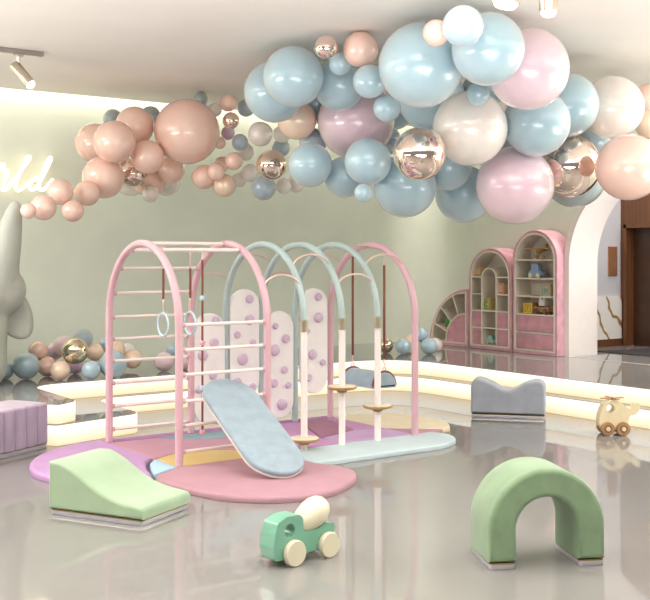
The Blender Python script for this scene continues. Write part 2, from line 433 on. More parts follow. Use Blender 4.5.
# ------------------------------------------------------------------ hanging from the frame
ztop = ZA+RA
for px, py, lab in ((163.3, 324.5, 'pale blue gymnastic ring hanging nearer the left pink arch'), (190.3, 323, 'pale blue gymnastic ring hanging nearer the beaded cord')):
    q = on_y(px, py, YM)
    t = thing('gymnastic_ring', lab, 'ring', (q.x, YM, q.z), 0, 'gymnastic rings on the climbing frame')
    zt = ztop-q.z-.018
    MB().tube([(0, .108*math.cos(2*PI*i/36), .108*math.sin(2*PI*i/36)) for i in range(36)], .012, 10, closed=True, ref=(1, 0, 0)).build('hoop', BLUER, t)
    MB().box((-.011, -.006, .24), (.011, .006, .53), .003).build('strap', STRAP, t)
    MB().tube([(0, 0, .53), (0, 0, zt)], .006, 8).tube([(0, 0, .19), (0, 0, .24)], .009, 8).build('cord', ROPE, t)
    MB().tube([(0, 0, .118), (.004, 0, .15), (-.004, 0, .17), (0, 0, .2)], .006, 8).tube([(.022*math.cos(2*PI*i/16), 0, zt+.018+.022*math.sin(2*PI*i/16)) for i in range(16)], .004, 6, closed=True, ref=(0, 1, 0)).build('link', ROSEG, t)
q = on_y(202.4, 300, YM-.30)
zb = ZA+math.sqrt(RA*RA-.09)
t = thing('beaded_cord', 'brown cord with pink and blue beads hanging inside the climbing frame', 'rope', (q.x, YM-.30, .24))
MB().tube([(0, 0, .0), (0, 0, zb-.24-.09)], .0105, 10).build('cord', STRAP, t)
MB().tube([(0, 0, zb-.33), (0, 0, zb-.24)], .008, 8).tube([(0, .022*math.cos(2*PI*i/16), zb-.24+.022*math.sin(2*PI*i/16)) for i in range(16)], .004, 6, closed=True, ref=(1, 0, 0)).build('rope_end', ROPE, t)
BPINK = paint('bead_pink', (230, 170, 184)); BBLUE = paint('bead_blue', (182, 214, 226))
for py, m_ in ((298, BBLUE), (343, BPINK), (388, BBLUE), (432, BPINK)):
    z = on_y(202.4, py, YM-.30).z
    MB().lathe([(.012, -.024), (.024, -.016), (.028, 0), (.024, .016), (.012, .024)], 20).build('bead', m_, t, loc=(0, 0, z-.24))
# swing: a half-round bolster hung end to end
xs = (AX['E']+AX['F'])/2; y0, y1 = 8.48, 9.02; zs = .535
sw = thing('bolster_swing', 'blue padded half round swing seat hanging on two brown straps', 'swing', (xs, (y0+y1)/2, zs))
prof = ccw(rounded([(-.145, 0), (.145, 0)]+arc(0, .02, .145, 0, 180, 18), 0))
yy = (y1-y0)/2+.03
Ms = basis((0, yy, 0), (1, 0, 0), (0, 0, 1), (0, -1, 0))
MB().cushion(prof, 0, 2*yy, .03, .03, 4, Ms).build('seat', BLUEV, sw)
for sg, ztp in ((-1, ZA+math.sqrt(RA*RA-.545**2)+.13-.02), (1, 1.985)):
    y = sg*(y1-y0)/2
    if sg < 0: y = YM-.545-(y0+y1)/2
    MB().tube([(.152*math.cos(PI*i/18), y, .02+.152*math.sin(PI*i/18)) for i in range(19)], .011, 8).build('strap_loop', STRAP, sw)
    zt = ztp-zs
    MB().tube([(0, y, .30), (0, y, zt-.09)], .013, 8).build('strap', STRAP, sw)
    MB().tube([(0, y, zt-.09), (0, y, zt)], .007, 8).build('cord', ROPE, sw)
    MB().tube([(.018*math.cos(2*PI*i/16), y, .195+.022*math.sin(2*PI*i/16)) for i in range(16)], .006, 6, closed=True, ref=(0, 1, 0)).tube([(0, y, .215), (.008, y, .24), (-.008, y, .27), (0, y, .30)], .007, 8).build('link', ROSEG, sw)
# slide board resting on the rung
p0 = Vector((4.80, 7.27, .055)); p1 = Vector((4.84, 8.47, .722))
dv = (p1-p0); Ls = dv.length; ey = dv.normalized(); ex = Vector((1, 0, 0)); ex = (ex-ey*ex.dot(ey)).normalized(); ez = ex.cross(ey)
sl = thing('slide_board', 'blue rounded board leaning as a slide from a rung onto the rose mat', 'slide', p0)
mid = dv*.5
MB().cushion(stadium(.545, Ls), .016, .06, .008, .022, 4, basis(mid, ex, ey, ez)).build('pad', BLUEV, sl)
MB().cushion(stadium(.55, Ls+.005), .0, .016, .003, .003, 2, basis(mid, ex, ey, ez)).build('base_board', mat('white_board', (226, 214, 206), .4), sl)
for sx in (-.1, .1):
    hk = Vector((sx, 0, 0))+dv*(1.0/1.2)
    MB().tube([hk+ez*.0, hk-ez*.03+ey*.03, hk-ez*.05+ey*.0], .008, 8).build('hook', CHAMP, sl)

# ------------------------------------------------------------------ floor mats
def fmat(name, pts, m, label, r=.04, h=MT, rt=.014, n=6):
    out = ccw([tuple(q[:2]) for q in pts])
    o = MB().cushion(out, .0, h, .006, rt, 4).build(name, m)
    return tag(o, label, 'mat', 'foam play mats under the climbing frame')
fmat('play_mat', [(4.29, 9.9), (4.29, 8.73), (4.15, 8.57), (4.03, 8.3), (3.95, 8.02)]+smoothline([(3.8, 7.97), (3.5, 8.08), (3.27, 8.35), (3.19, 8.75), (3.32, 9.2), (3.6, 9.58), (4.0, 9.86)], 5), F_LILAC, 'large lilac half round mat under the left pink arch', .03, .06, .03)
fmat('play_mat', [(4.30, 8.70), (4.18, 8.55), (4.06, 8.28), (4.0, 8.09), (4.30, 8.255)], F_BLUE, 'small light blue mat piece between the lilac and rose mats', .02)
fmat('play_mat', [(5.34, 8.255), (4.31, 8.25), (4.0, 8.05), (3.93, 7.93)]+smoothline([(3.95, 7.5), (4.1, 7.04), (4.4, 6.76), (4.8, 6.70), (5.2, 6.9), (5.46, 7.2), (5.47, 7.5)], 5)+[(5.38, 7.7)], F_ROSE, 'big rose half round mat in front under the slide board', .03, .055, .028)
fmat('play_mat', [(5.36, 8.35), (5.40, 7.72), (6.9, 7.72)]+smoothline([(7.05, 7.76), (7.25, 7.88), (7.38, 8.08), (7.38, 8.28)], 5)+[(7.30, 8.36)], F_CYAN, 'long pale aqua mat under the three white balance posts', .03, .05, .02)
cy = [(4.32+1.0*t, 8.70+.2*math.sin(min(1, t*1.8)*PI/2) - .62*max(0, t-.25)**1.6) for t in [i/12 for i in range(13)]]
fmat('play_mat', [(4.32, 8.265), (5.33, 8.265)]+cy[::-1], F_YEL, 'mustard mat piece just behind the slide board foot', .0)
tl = [(4.80+1.3*t, 9.72-.42*math.sin(PI*t)**.8) for t in [i/14 for i in range(15)]]
fmat('play_mat', tl, F_TEAL, 'teal blue mat segment along the rear edge under the blue board', .0)
mv = [(4.31, 9.715), (4.31, 8.74)]+[(x, y+.012) for x, y in cy[1:]]+[(5.35, 8.37), (5.60, 8.37), (5.60, 9.27)]+[(x, y-.012) for x, y in tl[::-1] if x < 5.6]
fmat('play_mat', mv, F_MAUVE, 'mauve mat between the rungs, wrapped by mustard and teal pieces', .0)
fmat('play_mat', [(4.30, 9.73), (7.09, 9.73), (7.09, 9.9), (4.30, 9.9)], F_PURP, 'narrow purple mat strip along the rear posts', .015)
fmat('play_mat', [(5.61, 8.37), (6.13, 8.37), (6.18, 8.73), (6.58, 9.715), (6.11, 9.715)]+[(x, y-.012) for x, y in tl[::-1] if x > 5.62], F_ORCH, 'orchid pink mat right of the slide behind the first balance post', .0)
fmat('play_mat', [(6.2, 8.75), (6.60, 9.715), (6.95, 9.715), (6.76, 8.95)], F_PLUM, 'dark plum mat piece behind the middle balance post', .01)
fmat('play_mat', [(6.145, 8.37), (6.195, 8.72), (6.76, 8.93), (7.09, 8.73), (7.09, 8.37)], F_LIL2, 'lavender mat piece behind the right balance posts', .01)
fmat('play_mat', [(6.775, 8.95), (6.97, 9.715), (7.09, 9.715), (7.09, 8.75)], F_ORCH, 'orchid sliver of mat between the plum and sand pieces', .01)
fmat('play_mat', [(7.10, 8.37), (7.10, 8.80), (7.55, 8.41), (7.4, 8.37)], F_MAUVE, 'small mauve wedge of mat at the foot of the far right pink arch', .01)
fmat('play_mat', [(7.10, 9.9), (7.10, 8.83), (7.56, 8.43)]+smoothline([(7.7, 8.46), (7.92, 8.75), (7.99, 9.1), (7.88, 9.55), (7.55, 9.84)], 5), F_SAND, 'sand yellow half round mat at the right rear', .03, .05, .02)

# ------------------------------------------------------------------ soft play blocks
def plinth(t, outline, h=.032):
    MB().cushion(outline, 0, h, .006, .004, 2).build('plinth', SILVER, t)
    MB().cushion([(x*1.0, y) for x, y in outline], h, h+.007, .001, .001, 1).build('trim_line', GOLD, t)
def side(x0, y0, z0): return basis((x0, y0, z0), (1, 0, 0), (0, 0, 1), (0, 1, 0))
# wedge
wd = thing('wedge_ramp', 'mint green velvet wedge ramp on the floor beside the lilac mat', 'play block', (2.83, 7.475, 0), math.atan2(-.879, .478))
Lw, Ww = .845, .62
prof = rounded([(.0, .045), (Lw, .045), (Lw, .125)]+[(p.x, p.y) for p in smoothline([(Lw*.9, .138), (Lw*.75, .155), (Lw*.6, .19), (Lw*.45, .25), (Lw*.3, .325), (Lw*.18, .372)], 3)]+[(.1, .388), (0, .388)], [0, 0, .045]+[0]*17+[0, .06], 6)
MB().cushion(ccw(prof), 0, Ww, .022, .022, 4, side(0, 0, 0)).build('cushion', MINTV, wd)
plinth(wd, ccw(rounded([(.01, .01), (Lw-.01, .01), (Lw-.01, Ww-.01), (.01, Ww-.01)], .03)))
# arch block
ab = thing('arch_block', 'green velvet arch tunnel block nearest the camera', 'play block', (4.815, 4.41, 0), math.atan2(-.453, .891))
w2, hh, th, dp = .37, .605, .175, .42
prof = [(w2, .044)]+arc(0, hh-w2, w2, 0, 180, 28)+[(-w2, .044), (-w2+th, .044)]+arc(0, hh-w2, w2-th, 180, 0, 28)+[(w2-th, .044)]
MB().cushion(ccw(prof), 0, dp, .03, .03, 5, side(0, 0, 0)).build('cushion', GREENV, ab)
for x in (-w2, w2-th):
    plinth(ab, ccw(rounded([(x+.006, .008), (x+th-.006, .008), (x+th-.006, dp-.008), (x+.006, dp-.008)], .025)))
# wave bench
gb = thing('wave_bench', 'grey blue velvet bench block with a dipped top by the lit steps', 'play block', (8.60, 9.09, 0), math.atan2(-.76, .65))
Lg, dg = .86, .32
prof = [(0, .05), (Lg, .05)]+smoothline([(Lg, .36), (Lg-.03, .42), (Lg-.1, .44), (Lg*.74, .41), (Lg*.6, .345), (Lg*.5, .325), (Lg*.4, .345), (Lg*.26, .41), (.1, .45), (.03, .43), (0, .36)], 5)
MB().cushion(ccw(prof), 0, dg, .03, .03, 4, side(0, 0, 0)).build('cushion', GREYV, gb)
plinth(gb, ccw(rounded([(.008, .008), (Lg-.008, .008), (Lg-.008, dg-.008), (.008, dg-.008)], .03)))
# channelled bench at the left
pb = thing('tufted_bench', 'mauve channel-tufted bench cut off by the left edge of the photo', 'bench', (3.80, 10.07, 0), math.radians(28))
pts = []
nch = 10; cw = .152
for k in range(nch):
    x = -nch*cw+k*cw
    pts += [(x+cw*(.5-.5*math.cos(PI*i/8)), -.038*math.sin(PI*i/8)) for i in range(8)]
pts += [(0, 0)]+rounded([(0, 0), (.02, .24), (0, .48), (-.1, .48)], .05, 6, closed=False)[1:]+[(-nch*cw, .48)]
MB().cushion(ccw(pts), .05, .45, .01, .03, 5).build('cushion', PURPV, pb)
plinth(pb, ccw(rounded([(-nch*cw+.01, -.01), (0, -.01), (0, .46), (-nch*cw+.01, .46)], .02)), .04)

# ------------------------------------------------------------------ toys on the floor
def wheel(t, x, y, z, r, w, mt, hub=None, ysg=-1):
    M = basis((x, y, z), (1, 0, 0), (0, 0, 1), (0, ysg, 0))
    o = MB().lathe([(0, 0), (r*.94, 0), (r, w*.2), (r, w*.8), (r*.94, w), (0, w)], 32, M).build('wheel', mt, t)
    if hub: MB().lathe([(0, w), (r*.55, w), (r*.55, w+.002), (0, w+.002)], 24, M).build('wheel_dish', mat('dish_brown', (138, 98, 66), .5), o); MB().lathe([(0, w+.002), (r*.32, w+.002), (r*.3, w+.014), (0, w+.016)], 20, M).build('hub', hub, o)
p = on_floor(297, 567)
tr = thing('toy_mixer_truck', 'green toy mixer truck with cream drum and wheels', 'toy truck', (p.x, p.y, 0), math.atan2(.03, .254))
out = ccw(rounded([(-.135, .045), (-.15, .13), (-.135, .21), (-.115, .275), (-.04, .303), (.06, .303), (.088, .275), (.095, .19), (.22, .19), (.285, .215), (.355, .20), (.355, .165), (.32, .06)], .025, 4))
hole = arc(-.02, .218, .042, 0, 345, 23)
body = MB().plate(out, [hole], .045, .175, side(0, 0, 0)).build('body', TOYG, tr)
bv = body.modifiers.new('edge', 'BEVEL'); bv.width = .008; bv.segments = 2; bv.limit_method = 'ANGLE'; bv.angle_limit = math.radians(50)
Md = Matrix.Translation((.115, .11, .215)) @ Matrix.Rotation(math.radians(62), 4, 'Y')
MB().lathe([(.0, -.02), (.052, -.018), (.066, .0), (.082, .05), (.092, .11), (.09, .16), (.075, .205), (.055, .228), (0, .236)], 32, Md).build('drum', TOYC, tr)
for x in (0, .285):
    wheel(tr, x, .042, .08, .08, .042, TOYC); wheel(tr, x, .178, .08, .08, .042, TOYC, ysg=1)
p = on_floor(608.5, 436.2)
hp = thing('toy_helicopter', 'cream wooden toy helicopter on brown wheels by the lit steps', 'toy helicopter', (p.x, p.y, 0), math.atan2(-.58, .81))
out = ccw(rounded([(-.05, .06), (-.085, .12), (-.08, .2), (-.06, .27), (-.026, .334), (.02, .366), (.093, .372), (.156, .345), (.2, .3), (.24, .283), (.272, .294), (.30, .33), (.327, .345), (.356, .325), (.344, .268), (.31, .226), (.28, .212), (.245, .212), (.225, .163), (.205, .06)], .03, 4))
body = MB().plate(out, [arc(.036, .283, .046, 0, 345, 23)], .05, .19, side(0, 0, 0)).build('body', CREAMW, hp)
bv = body.modifiers.new('edge', 'BEVEL'); bv.width = .01; bv.segments = 3; bv.limit_method = 'ANGLE'; bv.angle_limit = math.radians(50)
bl = MB()
for a in (0, PI/2, PI, 1.5*PI):
    bl.cushion(ccw(rounded([(.0, -.016), (.13, -.02), (.14, 0), (.13, .02), (0, .016)], .008)), .383, .393, .002, .002, 2, Matrix.Translation((.07, .12, 0)) @ Matrix.Rotation(a+.25, 4, 'Z'))
bl.lathe([(.012, .365), (.012, .383), (.02, .384), (.02, .396), (0, .4)], 16, Matrix.Translation((.07, .12, 0))).build('rotor', BROWNW, hp)
for x in (0, .165):
    wheel(hp, x, .048, .073, .073, .04, BROWNW, CREAMW); wheel(hp, x, .192, .073, .073, .04, BROWNW, CREAMW, ysg=1)
# ------------------------------------------------------------------ arched cabinets (local x runs right along the wall, y into it)
LINE = mat('cream_lining', (232, 222, 206), .5, vary=.02)
INNER = mat('cream_interior', (226, 216, 204), .6, vary=.02)
PINKD = velvet('pink_velvet_panel', (206, 150, 162), .18, 6)
XF, DEP, PZ = 11.8, .36, .41
def arch_outline(x0, x1, z0, zt, n=24):
    r = (x1-x0)/2
    return [(x1, z0)]+arc((x0+x1)/2, zt-r, r, 0, 180, n)+[(x0, z0)]
def ring(mb, o, i, y0, y1):
    mb.plate(ccw(o), [ccw(i)], y0, y1, side(0, 0, 0)); return mb
def cabinet(yl, w, ht, label):
    t = thing('arched_cabinet', label, 'cabinet', (XF, yl, PZ), -PI/2)
    o = arch_outline(0, w, .0, ht); i1 = arch_outline(.045, w-.045, .05, ht-.045); i2 = arch_outline(.07, w-.07, .075, ht-.07)
    sh = ring(MB(), o, i1, 0, DEP).build('carcass', PINKV, t, 30)
    bv = sh.modifiers.new('edge', 'BEVEL'); bv.width = .012; bv.segments = 3; bv.limit_method = 'ANGLE'; bv.angle_limit = math.radians(60)
    ring(MB(), i1, i2, -.006, DEP-.02).build('lining', LINE, t, 30)
    MB().plate(ccw(arch_outline(.045, w-.045, .05, ht-.045)), [], DEP-.03, DEP-.008, side(0, 0, 0)).build('back_panel', INNER, t, 30)
    for x in (.05, w-.05): MB().box((x-.04, .02, -.0), (x+.04, .06, .012)).build('foot', WALD, t, 0)
    return t
def half_w(w, ht, z):                                   # inner half width at height z
    r = w/2-.07; zs = ht-.07-r
    return r if z <= zs else math.sqrt(max(0, r*r-(z-zs)**2))
WT, HT = .907, 1.885
YT = 11.537
tall = cabinet(YT, WT, HT, 'tallest pink arched cabinet with open shelves, nearest the doorway arch')
TS = [1.44, 1.158, .887, .608]
for z in TS:
    k = half_w(WT, HT, z); MB().box((WT/2-k, .0, z-.022), (WT/2+k, DEP-.03, z)).build('shelf', LINE, tall, 0)
for z0, z1 in ((.075, .315), (.335, .586)):
    MB().box((.08, .004, z0+.005), (WT-.08, .30, z1-.005), .012, 3).build('drawer', PINKD, tall)
MB().box((.07, 0, .315), (WT-.07, DEP-.03, .335)).build('drawer_divider', LINE, tall, 0)
WM, HM = .955, 1.62
YMD = 12.515
midc = cabinet(YMD, WM, HM, 'middle pink arched cabinet with a narrow arched niche inside')
MS = [1.165, .893, .625]
x1, x2 = .312, .612
for z in MS:
    k = half_w(WM, HM, z)
    segs = [(WM/2-k, x1-.02), (x2+.02, WM/2+k)] if z > .63 else [(WM/2-k, WM/2+k)]
    for a, b_ in segs: MB().box((a, 0, z-.02), (b_, DEP-.03, z)).build('shelf', LINE, midc, 0)
MB().box((x1, 0, .335), (x2, DEP-.03, .352)).build('shelf', LINE, midc, 0)
no_, ni = arch_outline(x1-.022, x2+.022, .08, 1.31, 16), arch_outline(x1, x2, .08, 1.288, 16)
MB().plate(ccw(no_+ni[::-1]), [], -.004, DEP-.03, side(0, 0, 0)).build('niche', LINE, midc, 30)
for a, b_ in ((.078, x1-.024), (x2+.024, WM-.078)):
    for z0, z1 in ((.078, .332), (.352, .604)):
        MB().box((a, .006, z0), (b_, .3, z1), .012, 3).build('drawer', PINKD, midc)
    MB().box((a, 0, .332), (b_, .3, .352)).build('drawer_divider', LINE, midc, 0)
WQ = .955
YQ = 13.485
qc = thing('quarter_round_cabinet', 'lowest pink cabinet, a quarter round with fan shaped shelves', 'cabinet', (XF, YQ, PZ), -PI/2)
def quarter(R, z0, xr, n=20):                            # quarter disc, centre at the lower right
    return [(xr, z0), (xr, z0+R)]+arc(xr, z0, R, 90, 180, n)[1:]
sh = ring(MB(), quarter(WQ, 0, WQ), quarter(WQ-.10, .05, WQ-.045), 0, DEP).build('carcass', PINKV, qc, 30)
bv = sh.modifiers.new('edge', 'BEVEL'); bv.width = .01; bv.segments = 3; bv.limit_method = 'ANGLE'; bv.angle_limit = math.radians(60)
ring(MB(), quarter(WQ-.10, .05, WQ-.045), quarter(WQ-.15, .075, WQ-.068), -.006, DEP-.02).build('lining', LINE, qc, 30)
MB().plate(ccw(quarter(WQ-.10, .05, WQ-.045)), [], DEP-.03, DEP-.008, side(0, 0, 0)).build('back_panel', INNER, qc, 30)
cx, cz, R0, R1 = WQ-.068, .075, .46, WQ-.15
MB().plate(ccw(quarter(R0, cz, cx)), [], .006, .30, side(0, 0, 0)).build('door', PINKD, qc, 30)
MB().plate(ccw(arc(cx, cz, R0+.022, 90, 180, 20)+arc(cx, cz, R0+.002, 180, 90, 20)), [], -.004, DEP-.03, side(0, 0, 0)).build('door_surround', LINE, qc, 30)
for a in (112, 137, 160):
    u = Vector((math.cos(math.radians(a)), math.sin(math.radians(a)))); v = Vector((-u.y, u.x))*.009; c0 = Vector((cx, cz))
    q = [c0+u*R0-v, c0+u*(R1+.004)-v, c0+u*(R1+.004)+v, c0+u*R0+v]
    MB().plate(ccw([(k.x, k.y) for k in q]), [], 0, DEP-.03, side(0, 0, 0)).build('divider', LINE, qc, 0)
for x in (.06, WQ-.06): MB().box((x-.04, .02, 0), (x+.04, .06, .012)).build('foot', WALD, qc, 0)

# toys on the shelves
def shelf_pos(yl, x, z, yd=.14): return (XF+yd, yl-x, PZ+z)
def spx(yl, px, z, yd=.14): return shelf_pos(yl, yl-on_x(px, 300, XF+yd).y, z, yd)   # where a shelf item stands
def glyph(ch):                                           # strokes on a unit square
    return {'C': [[(.85, .75), (.6, .95), (.3, .9), (.12, .6), (.12, .4), (.3, .1), (.6, .05), (.85, .25)]],
            'U': [[(.15, .95), (.15, .35), (.35, .07), (.65, .07), (.85, .35), (.85, .95)]],
            'H': [[(.15, .95), (.15, .05)], [(.85, .95), (.85, .05)], [(.15, .5), (.85, .5)]],
            'N': [[(.15, .05), (.15, .95), (.85, .05), (.85, .95)]]}[ch]
def block(name, label, loc, s, rgb, edge, ch, rz=0):
    t = thing(name, label, 'toy block', loc, -PI/2+rz)
    MB().box((-s/2, -s/2, 0), (s/2, s/2, s), s*.06, 2).build('cube_body', mat(name+'_wood', rgb, .5), t)
    em = mat(name+'_paint', edge, .4)
    mb = MB(); e = s/2; k = s*.42; y = -e-.001
    Mf = basis((0, y, s/2), (1, 0, 0), (0, 0, 1), (0, -1, 0))
    mb.plate([(-k, -k), (k, -k), (k, k), (-k, k)], [[(-k*.8, -k*.8), (k*.8, -k*.8), (k*.8, k*.8), (-k*.8, k*.8)]], -.002, .002, Mf).build('painted_border', em, t, 0)
    if ch:
        mb = MB()
        for st in glyph(ch): mb.tube([(-k*.55+q[0]*k*1.1, y-.001, s/2-k*.6+q[1]*k*1.2) for q in st], s*.055, 6)
        mb.build('letter', em, t)
    return t
block('letter_block', 'green letter C toy block in the narrow niche of the middle cabinet', spx(YMD, 490.5, .625), .19, (206, 184, 120), (70, 160, 70), 'C')
block('letter_block', 'coral letter toy block on the right shelf of the middle cabinet', spx(YMD, 503.5, .893), .17, (226, 186, 150), (214, 120, 96), 'N')
block('letter_block', 'pale wooden letter H toy block on the third shelf of the tallest cabinet', spx(YT, 550, .887), .18, (206, 184, 150), (140, 172, 158), 'H')
block('letter_block', 'yellow letter U toy block on the lowest shelf of the tallest cabinet', spx(YT, 530.5, .608), .17, (190, 140, 60), (226, 206, 60), 'U', .25)
block('wooden_block', 'plain wooden toy block on the upper left shelf of the middle cabinet', spx(YMD, 479.5, 1.165), .15, (214, 178, 130), (186, 142, 96), None, .3)
LW = mat('light_wood', (206, 168, 116), .5, vary=.1, scale=12)
# wooden aeroplane on the top shelf
t = thing('toy_aeroplane', 'wooden toy aeroplane on the top shelf of the tallest cabinet', 'toy', spx(YT, 540.5, 1.44, .16), -PI/2)
MB().lathe([(.012, -.16), (.028, -.08), (.036, .05), (.026, .13), (0, .15)], 16, Matrix.Translation((0, 0, .13)) @ Matrix.Rotation(PI/2+.12, 4, 'X')).build('fuselage', LW, t)
MB().cushion(ccw(rounded([(-.30, -.045), (.30, -.045), (.30, .035), (-.30, .035)], .03)), .155, .172, .004, .004, 2).build('wing', LW, t)
MB().cushion(ccw(rounded([(-.1, .10), (.1, .10), (.1, .15), (-.1, .15)], .02)), .15, .16, .003, .003, 2).build('tailplane', LW, t)
MB().box((-.006, .1, .15), (.006, .16, .24), .004).build('tail_fin', LW, t)
for s_ in (-1, 1):
    wheel(t, s_*.06, 0, .03, .03, .02, BROWNW)
MB().tube([(-.06, 0, .03), (0, 0, .1), (.06, 0, .03)], .008, 8).build('landing_strut', LW, t)
def toy_car(label, loc, col, wcol, s=1, tall=.11, rz=0):
    t = thing('toy_car', label, 'toy car', loc, -PI/2+rz)
    prof = ccw(rounded([(-.13*s, .025*s), (.13*s, .025*s), (.13*s, .09*s), (.07*s, .10*s), (.045*s, (.08+tall)*s), (-.06*s, (.08+tall)*s), (-.085*s, .10*s), (-.13*s, .09*s)], .018*s, 3))
    MB().cushion(prof, -.05*s, .05*s, .008*s, .008*s, 2, side(0, 0, 0)).build('body', col, t)
    for x in (-.075*s, .075*s):
        wheel(t, x, -.052*s, .036*s, .036*s, .022*s, wcol); wheel(t, x, .052*s, .036*s, .036*s, .022*s, wcol, ysg=1)
    return t
toy_car('blue toy car with pale wheels on the second shelf of the tallest cabinet', spx(YT, 537, 1.158), paint('car_blue', (150, 176, 214)), TOYC, 1.05, .13)
toy_car('brown toy wagon with a white block load on the lowest shelf of the tallest cabinet', spx(YT, 543.5, .608), BROWNW, mat('dark_wheel', (120, 82, 56), .5), 1.2, .02)
t = thing('white_figure', 'white upright toy piece standing on the brown toy wagon', 'toy', (XF+.14, on_x(543.5, 300, XF+.14).y, PZ+.608+.12), -PI/2)
MB().cushion(ccw(rounded([(-.07, 0), (.05, 0), (.05, .17), (.0, .19), (-.05, .15), (-.07, .08)], .02, 3)), -.03, .03, .006, .006, 2, side(0, 0, 0)).build('body', WHITE, t)
MB().box((-.02, -.034, .1), (.02, -.03, .14), .002).build('window', GREYV, t)
toy_car('small mint toy car at the bottom of the middle cabinet niche', spx(YMD, 492, .082, .16), paint('car_mint', (160, 206, 190)), TOYC, .75, .10)
t = thing('toy_turtle', 'green and brown wooden toy turtle in the quarter round cabinet', 'toy', (0, 0, 0), -PI/2)
aa = math.radians(150); t.location = shelf_pos(YQ, cx+math.cos(aa)*.60-.01, cz+math.sin(aa)*.60-.076, .15)
MB().sphere((0, 0, .085), .085, sc=(1.05, .8, .9)).build('shell', mat('turtle_green', (60, 160, 70), .35), t)
MB().sphere((.105, 0, .085), .042).build('head', BROWNW, t)
for x in (-.05, .05):
    for y in (-.045, .045): MB().sphere((x, y, .018), .022).build('foot', BROWNW, t)

# ------------------------------------------------------------------ balloons
def pearl(name, rgb, p2, rough=.32, metal=.08):
    return mat(name, rgb, rough, metal, vary=.03, scale=2, coat=.9, pearl=p2)
BM = {'coral': pearl('pearl_coral', (240, 186, 174), (254, 220, 204)), 'peach': pearl('pearl_peach', (244, 206, 184), (252, 226, 202)),
      'blue': pearl('pearl_blue', (208, 222, 226), (172, 202, 214)), 'sky': pearl('pearl_sky', (208, 224, 232), (184, 212, 226)),
      'steel': pearl('pearl_steel', (196, 206, 212), (168, 188, 200)), 'grey': pearl('pearl_grey', (180, 190, 190), (162, 176, 180)),
      'white': pearl('pearl_white', (242, 236, 231), (240, 232, 224)), 'pink': pearl('pearl_pink', (243, 228, 230), (236, 206, 218)),
      'lilac': pearl('pearl_lilac', (224, 200, 216), (208, 176, 208)),
      'chrome': mat('mirror_rose', (244, 224, 212), .05, 1, vary=.02), 'gold': mat('mirror_gold', (238, 224, 198), .06, 1, vary=.02)}
def balloon_mesh(m):
    mb = MB()
    prof = [(0, 1.0)]+[(math.sin(t)*(1-.015*(1-math.cos(t))), math.cos(t)*(1 if t < PI/2 else 1.02)) for t in [PI*i/28 for i in range(1, 28)]]
    prof = prof[::-1]
    prof = [(.0, -1.12), (.05, -1.12), (.062, -1.10), (.024, -1.06), (.03, -1.03)]+prof
    mb.lathe(prof, 40)
    bmesh.ops.recalc_face_normals(mb.bm, faces=mb.bm.faces)
    me = bpy.data.meshes.new('balloon'); mb.bm.to_mesh(me); mb.bm.free(); me.shade_smooth(); me.materials.append(m)
    return me
BMESH = {k: balloon_mesh(m) for k, m in BM.items()}
def balloon(col, px, py, r, D, label, name='balloon', cat='balloon', group='balloons of the ceiling garland'):
    p = at_depth(px, py, D)
    o = bpy.data.objects.new(name, BMESH[col]); COL.objects.link(o)
    o.location = p; R = r/F*D; o.scale = (R, R, R)
    d = (p-Vector((0, 0, H))).normalized()+Vector((random.uniform(-.4, .4), random.uniform(-.4, .4), random.uniform(-.4, .4)))   # knot turned to the garland's core
    o.rotation_euler = (-d).to_track_quat('Z', 'Y').to_euler()
    tag(o, label, cat, group)
    return o
